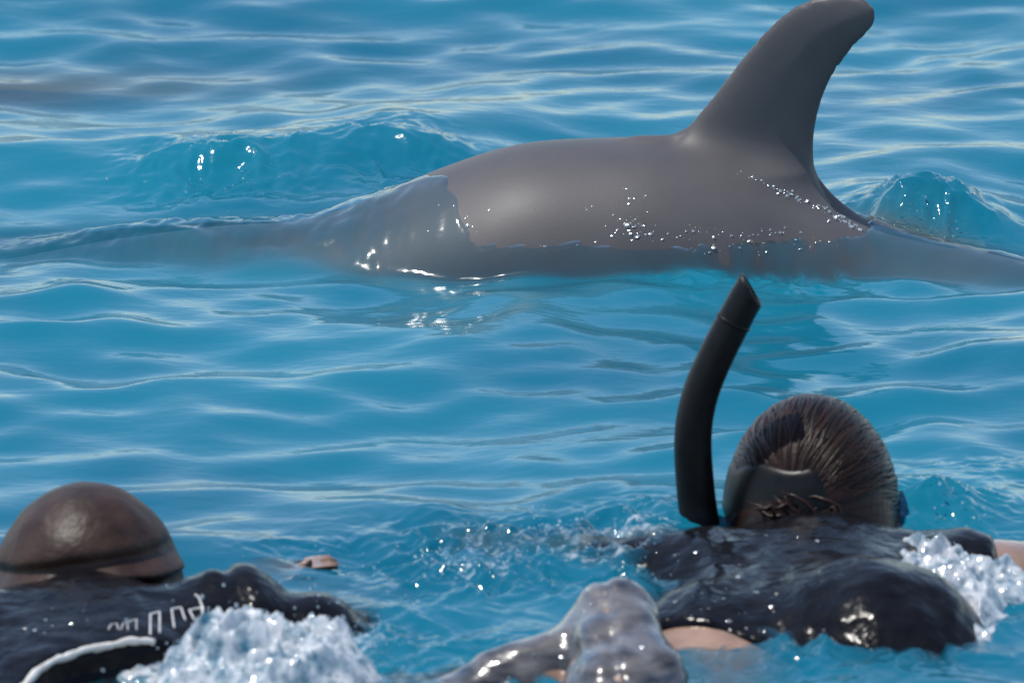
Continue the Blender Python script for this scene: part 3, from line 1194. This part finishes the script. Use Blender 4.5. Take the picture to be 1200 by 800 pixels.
def bodyC(P):
    a = bodyC_arm(P)
    a = smin(a, hand(P, (-.245, -.09, -.034), (-1, -.25, -.2), (-.2, 0, 1)), .02)
    t = limb(P, [(.04, -.34, -.13), (.36, -.36, -.16)], [.072, .072])
    t = smin(t, ell(P, (.20, -.52, -.20), (.18, .30, .11)), .06)
    t = smin(t, ell(P, (.20, -.86, -.24), (.17, .16, .11)), .06)
    t = smin(t, limb(P, [(.36, -.36, -.16), (.52, -.28, -.24), (.50, -.05, -.30)], [.056, .044, .030]), .03)
    t = smin(t, hand(P, (.50, -.04, -.30), (0, 1, -.2), (0, .1, 1)), .02)
    t = smin(t, limb(P, [(.20, -.34, -.16), (.20, -.22, -.17)], [.060, .054]), .03)
    t = smin(t, head_sdf(P, np.array([.20, -.16, -.18]), (.078, .098, .100), (0, .8, -.6)), .02)
    for s in (-1, 1):
        t = smin(t, limb(P, [(.20 + s * .085, -.92, -.25), (.20 + s * .10, -1.30, -.33), (.20 + s * .11, -1.68, -.40), (.20 + s * .12, -1.84, -.45)], [.083, .055, .036, .02], .05), .03)
    return smin(a, t, .03)


pC = link('person', sdf_mesh('third_swimmer_body', bodyC, (-.45, -1.90, -.55), (.60, .10, .12), 0.0090), M['skin'])
pC.location = Cc
tag(pC, 'swimmer in a grey wetsuit, only a bent wet arm above the surface', 'person')


def suitC(P):
    b = bodyC(P) - .005
    w = noise(P * [10, 14, 30] + 1) * .007 + noise(P * [28, 30, 70] + 4) * .0035
    crease = .006 * np.exp(-((P[..., 2] - .006 - .1 * P[..., 0]) / .005) ** 2) + .006 * np.exp(-((P[..., 0] - .010 + .2 * P[..., 2]) / .006) ** 2) * sstep(.0, .04, P[..., 2])
    b = b + w + crease * .8
    return smax(b, np.maximum(-P[..., 0] - .24, np.maximum(P[..., 0] - .48, np.maximum(-(P[..., 1] + 1.6), (P[..., 1] + .02) * 1.0 - np.where(P[..., 0] < .1, .2, -.24)))), .006)


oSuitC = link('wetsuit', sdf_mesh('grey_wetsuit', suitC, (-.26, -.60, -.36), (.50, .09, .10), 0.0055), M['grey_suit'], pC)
bodies += [tree_of(o) for o in (pA, oSuitA, oHair, pB, oSuitB, oHood, pC, oSuitC)]

sea = build_sea(bodies)
# ------------------------------------------------------------------ splash, foam and drops
bpy.context.view_layer.update()
sv = verts(sea.data)


def surf(x, y):
    h, dx, dy, r, f = height(np.array([float(x)]), np.array([float(y)]))
    return float(h[0])


_ico = {}


def ico(sub):
    if sub not in _ico:
        bm = bmesh.new()
        bmesh.ops.create_icosphere(bm, subdivisions=sub, radius=1.0)
        bm.verts.ensure_lookup_table()
        _ico[sub] = (np.array([v.co[:] for v in bm.verts], dtype=np.float32), np.array([[v.index for v in f.verts] for f in bm.faces], dtype=np.int32))
        bm.free()
    return _ico[sub]


def beads(name, centers, radii, mat, sub=2, squash=None, parent=None):
    v0, f0 = ico(sub)
    n = len(centers)
    sc = np.ones((n, 1, 3), dtype=np.float32)
    if squash is not None: sc[:, 0, :] = squash
    v = v0[None] * np.asarray(radii, dtype=np.float32)[:, None, None] * sc + np.asarray(centers, dtype=np.float32)[:, None, :]
    f = f0[None] + (np.arange(n) * len(v0))[:, None, None]
    return link(name, mesh_np(name, v.reshape(-1, 3), f.reshape(-1, 3)), mat, parent)


def splash_field(name, px, py, rx, ry, hfun, mat, seed, amp, d=.0019):
    """a heaped sheet of broken, aerated water; outline px, py with radii in photograph pixels at sea level"""
    c = G(px, py)
    sc = FPX / math.hypot(c[1], CAM_H)
    ax = rx / sc; ay = ry / sc / math.sin(math.atan2(CAM_H, c[1]))
    xs = np.arange(-ax * 1.15, ax * 1.15, d); ys = np.arange(-ay * 1.15, ay * 1.15, d)
    X, Y = np.meshgrid(xs, ys, indexing='ij')
    P = np.stack([X, Y, np.full_like(X, seed)], -1)
    w = np.stack([noise(P * 22 + 3), noise(P * 22 + 11), 0 * X], -1) * .016
    q = P + w
    rd = np.sqrt((X / ax) ** 2 + (Y / ay) ** 2) + .30 * noise(P * 13 + 5) + .16 * noise(P * 34 + 2)
    edge = sstep(1.0, .35, rd)
    f = 1 - np.abs(noise(q * 24)) * 1.5
    f2 = 1 - np.abs(noise(q * 55 + 6)) * 1.6
    f3 = noise(q * 120 + 9); f4 = np.abs(noise(q * 210 + 1))
    env = hfun(X, Y, ax, ay)
    sea_h = height(X + c[0], Y + c[1])[0]
    Z = sea_h - .012 + edge * (.012 + env * (.55 + .45 * f) + amp * (f * .5 + f2 * .45 + f3 * .30 + f4 * .30))
    v = np.stack([X + w[..., 0] * .6, Y + w[..., 1] * .6, Z], -1).reshape(-1, 3)
    nx, ny = X.shape
    idx = np.arange(nx * ny).reshape(nx, ny)
    quad = np.stack([idx[:-1, :-1], idx[1:, :-1], idx[1:, 1:], idx[:-1, 1:]], -1).reshape(-1, 4)
    ok = (edge > .02)
    okq = ok[:-1, :-1] | ok[1:, :-1] | ok[1:, 1:] | ok[:-1, 1:]
    quad = quad[okq.ravel()]
    used = np.unique(quad); rm = np.zeros(len(v), dtype=int); rm[used] = np.arange(len(used))
    o = link(name, mesh_np(name, v[used], rm[quad]), mat)
    o.location = (c[0], c[1], 0)
    return o, v[used] + np.array([c[0], c[1], 0])


def hl(X, Y, ax, ay):
    return .060 * np.exp(-((X + .02) / .055) ** 2 - ((Y + .02) / .09) ** 2) + .034 * np.exp(-((X - .085) / .05) ** 2 - (Y / .10) ** 2)


o1, v1 = splash_field('splash', 300, 797, 190, 50, hl, M['foam'], 1.3, .016)
tag(o1, 'white burst of splashing water before the hooded swimmer', 'splash', kind='stuff')


def hr(X, Y, ax, ay):
    return .016 * np.exp(-((X - .03) / .09) ** 2) + 0 * Y


o2, v2 = splash_field('splash', 1105, 695, 150, 70, hr, M['foam'], 7.9, .015)
tag(o2, 'white foam churned up along the black wetsuit of the snorkelling swimmer', 'splash', kind='stuff')

# loose drops: thrown, on the foam, and glints on broken water
def scatter(n, px, py, sx, sy, h, r0, r1):
    g = np.array([G(rng.normal() * sx + px, rng.normal() * sy + py) for _ in range(n)])
    z = height(g[:, 0], g[:, 1])[0]
    return [(g[i, 0], g[i, 1], z[i] + h * rng.random() ** 3, (r0 + (r1 - r0) * rng.random() ** 3) * .55) for i in range(n)]


d = []
d += scatter(260, 290, 770, 90, 18, .07, .0008, .0040)
d += scatter(120, 400, 775, 40, 20, .03, .0008, .0036)
d += scatter(220, 1110, 690, 60, 28, .02, .0008, .0034)
d += scatter(260, 690, 645, 60, 18, .008, .0008, .0036)
d += scatter(160, 560, 655, 60, 18, .008, .0008, .0036)
d += scatter(60, 1100, 600, 40, 14, .010, .0007, .0030)
d += scatter(90, 1080, 278, 40, 10, .02, .0007, .0028)
d += scatter(40, 270, 212, 60, 14, .01, .0007, .0026)
d += scatter(120, 870, 305, 60, 8, .008, .0006, .0020)
d += scatter(60, 880, 770, 110, 12, .006, .0007, .0026)
d += scatter(40, 420, 650, 70, 12, .004, .0007, .0022)
for vv, n_ in ((v1, 2000), (v2, 1500)):
    for i in rng.choice(len(vv), n_, replace=False):
        p = vv[i]
        if p[2] > .004: d.append((p[0], p[1], p[2] + .004 * rng.random() ** 4, .0005 + .0017 * rng.random() ** 4))
d = np.array(d)
od = beads('water_drops', d[:, :3], d[:, 3], M['drop'], 2)
tag(od, 'loose drops of thrown water glinting over the broken surface', 'water drops', kind='stuff')


# sun glints on skin and neoprene: added water lenses tilted to catch the sun
view = Vector((0, -math.cos(R_(13)), math.sin(R_(13))))
half = np.array((SUN + view).normalized())


def film(name, tree, spots, mat, label, drop_out=0.35):
    v0, f0 = ico(2)
    vs = []; fs = []
    for px, py, a, bl in spots:
        if rng.random() < drop_out: continue
        a *= .35 + .5 * rng.random()
        o = Vector((0, 0, CAM_H))
        dr = (Vector(V(px, py, 12.0)) - o).normalized()
        h = tree.ray_cast(o, dr)
        if h[0] is None or h[0].z < -.005: continue
        n = np.array(h[1])
        if n @ np.array(dr) > 0: n = -n
        nn = n * (1 - bl) + half * bl + rng.normal(size=3) * .06
        nn /= np.linalg.norm(nn)
        t = np.cross(nn, [0.3, 1, .2]); t /= np.linalg.norm(t); bt = np.cross(nn, t)
        e = 1 + .8 * rng.random()
        w = v0 @ np.stack([t * a * e, bt * a, nn * a * .10]) + np.array(h[0]) + n * a * .06
        fs.append(f0 + len(v0) * len(vs)); vs.append(w)
    me = mesh_np(name, np.concatenate(vs), np.concatenate(fs))
    o = link(name, me, mat)
    return tag(o, label, 'water drops', kind='stuff')


sp = []
for i in range(120):
    t = rng.random() ** .65
    sp.append((848 + 160 * t + rng.normal() * 2, 194 + 74 * t ** 1.05 + rng.normal() * (1.2 + 2 * t), .0010 + .0042 * t * rng.random(), .92))
for cx, cy, sx, sy, n in ((735, 268, 16, 10, 60), (748, 235, 8, 18, 16), (692, 243, 3, 3, 3), (770, 277, 30, 5, 34), (860, 272, 40, 5, 40), (900, 285, 45, 7, 60), (640, 285, 25, 4, 8), (536, 268, 22, 14, 14)):
    for _ in range(n):
        sp.append((cx + rng.normal() * sx, cy + rng.normal() * sy, .0007 + .0030 * rng.random() ** 2.5, .9))
film('water_beads', bodies[0][0], sp, M['drop'], 'beads of water glinting on the back and fin base of the arched dolphin', 0.3)

sp = []
for cx, cy, sx, sy, n in ((890, 690, 50, 18, 50), (960, 735, 10, 6, 8), (905, 705, 40, 8, 22), (870, 735, 12, 20, 26), (800, 690, 40, 25, 34), (880, 640, 40, 10, 40), (960, 640, 60, 12, 20), (1000, 690, 60, 15, 10), (780, 640, 40, 12, 22)):
    for _ in range(n):
        sp.append((cx + rng.normal() * sx, cy + rng.normal() * sy, .0007 + .0030 * rng.random() ** 2.2, .9))
tA = tree_of(oSuitA)[0]
film('water_beads', tA, sp, M['drop'], 'beads of water glinting on the black wetsuit of the snorkelling swimmer', 0.82)

sp = []
for cx, cy, sx, sy, n in ((110, 718, 12, 4, 8), (290, 690, 40, 8, 16), (40, 735, 30, 6, 16)):
    for _ in range(n):
        sp.append((cx + rng.normal() * sx, cy + rng.normal() * sy, .0007 + .0026 * rng.random() ** 2.2, .9))
film('water_beads', tB, sp, M['drop'], 'beads of water glinting on the lettered wetsuit of the hooded swimmer', .75)
sp = []
for cx, cy, sx, sy, n in ((690, 705, 12, 10, 20), (640, 765, 60, 14, 30), (700, 745, 10, 4, 4)):
    for _ in range(n):
        sp.append((cx + rng.normal() * sx, cy + rng.normal() * sy, .0008 + .0034 * rng.random() ** 2.0, .9))
film('water_beads', tree_of(oSuitC)[0], sp, M['drop'], 'beads of water glinting on the bent grey wetsuit arm', .6)
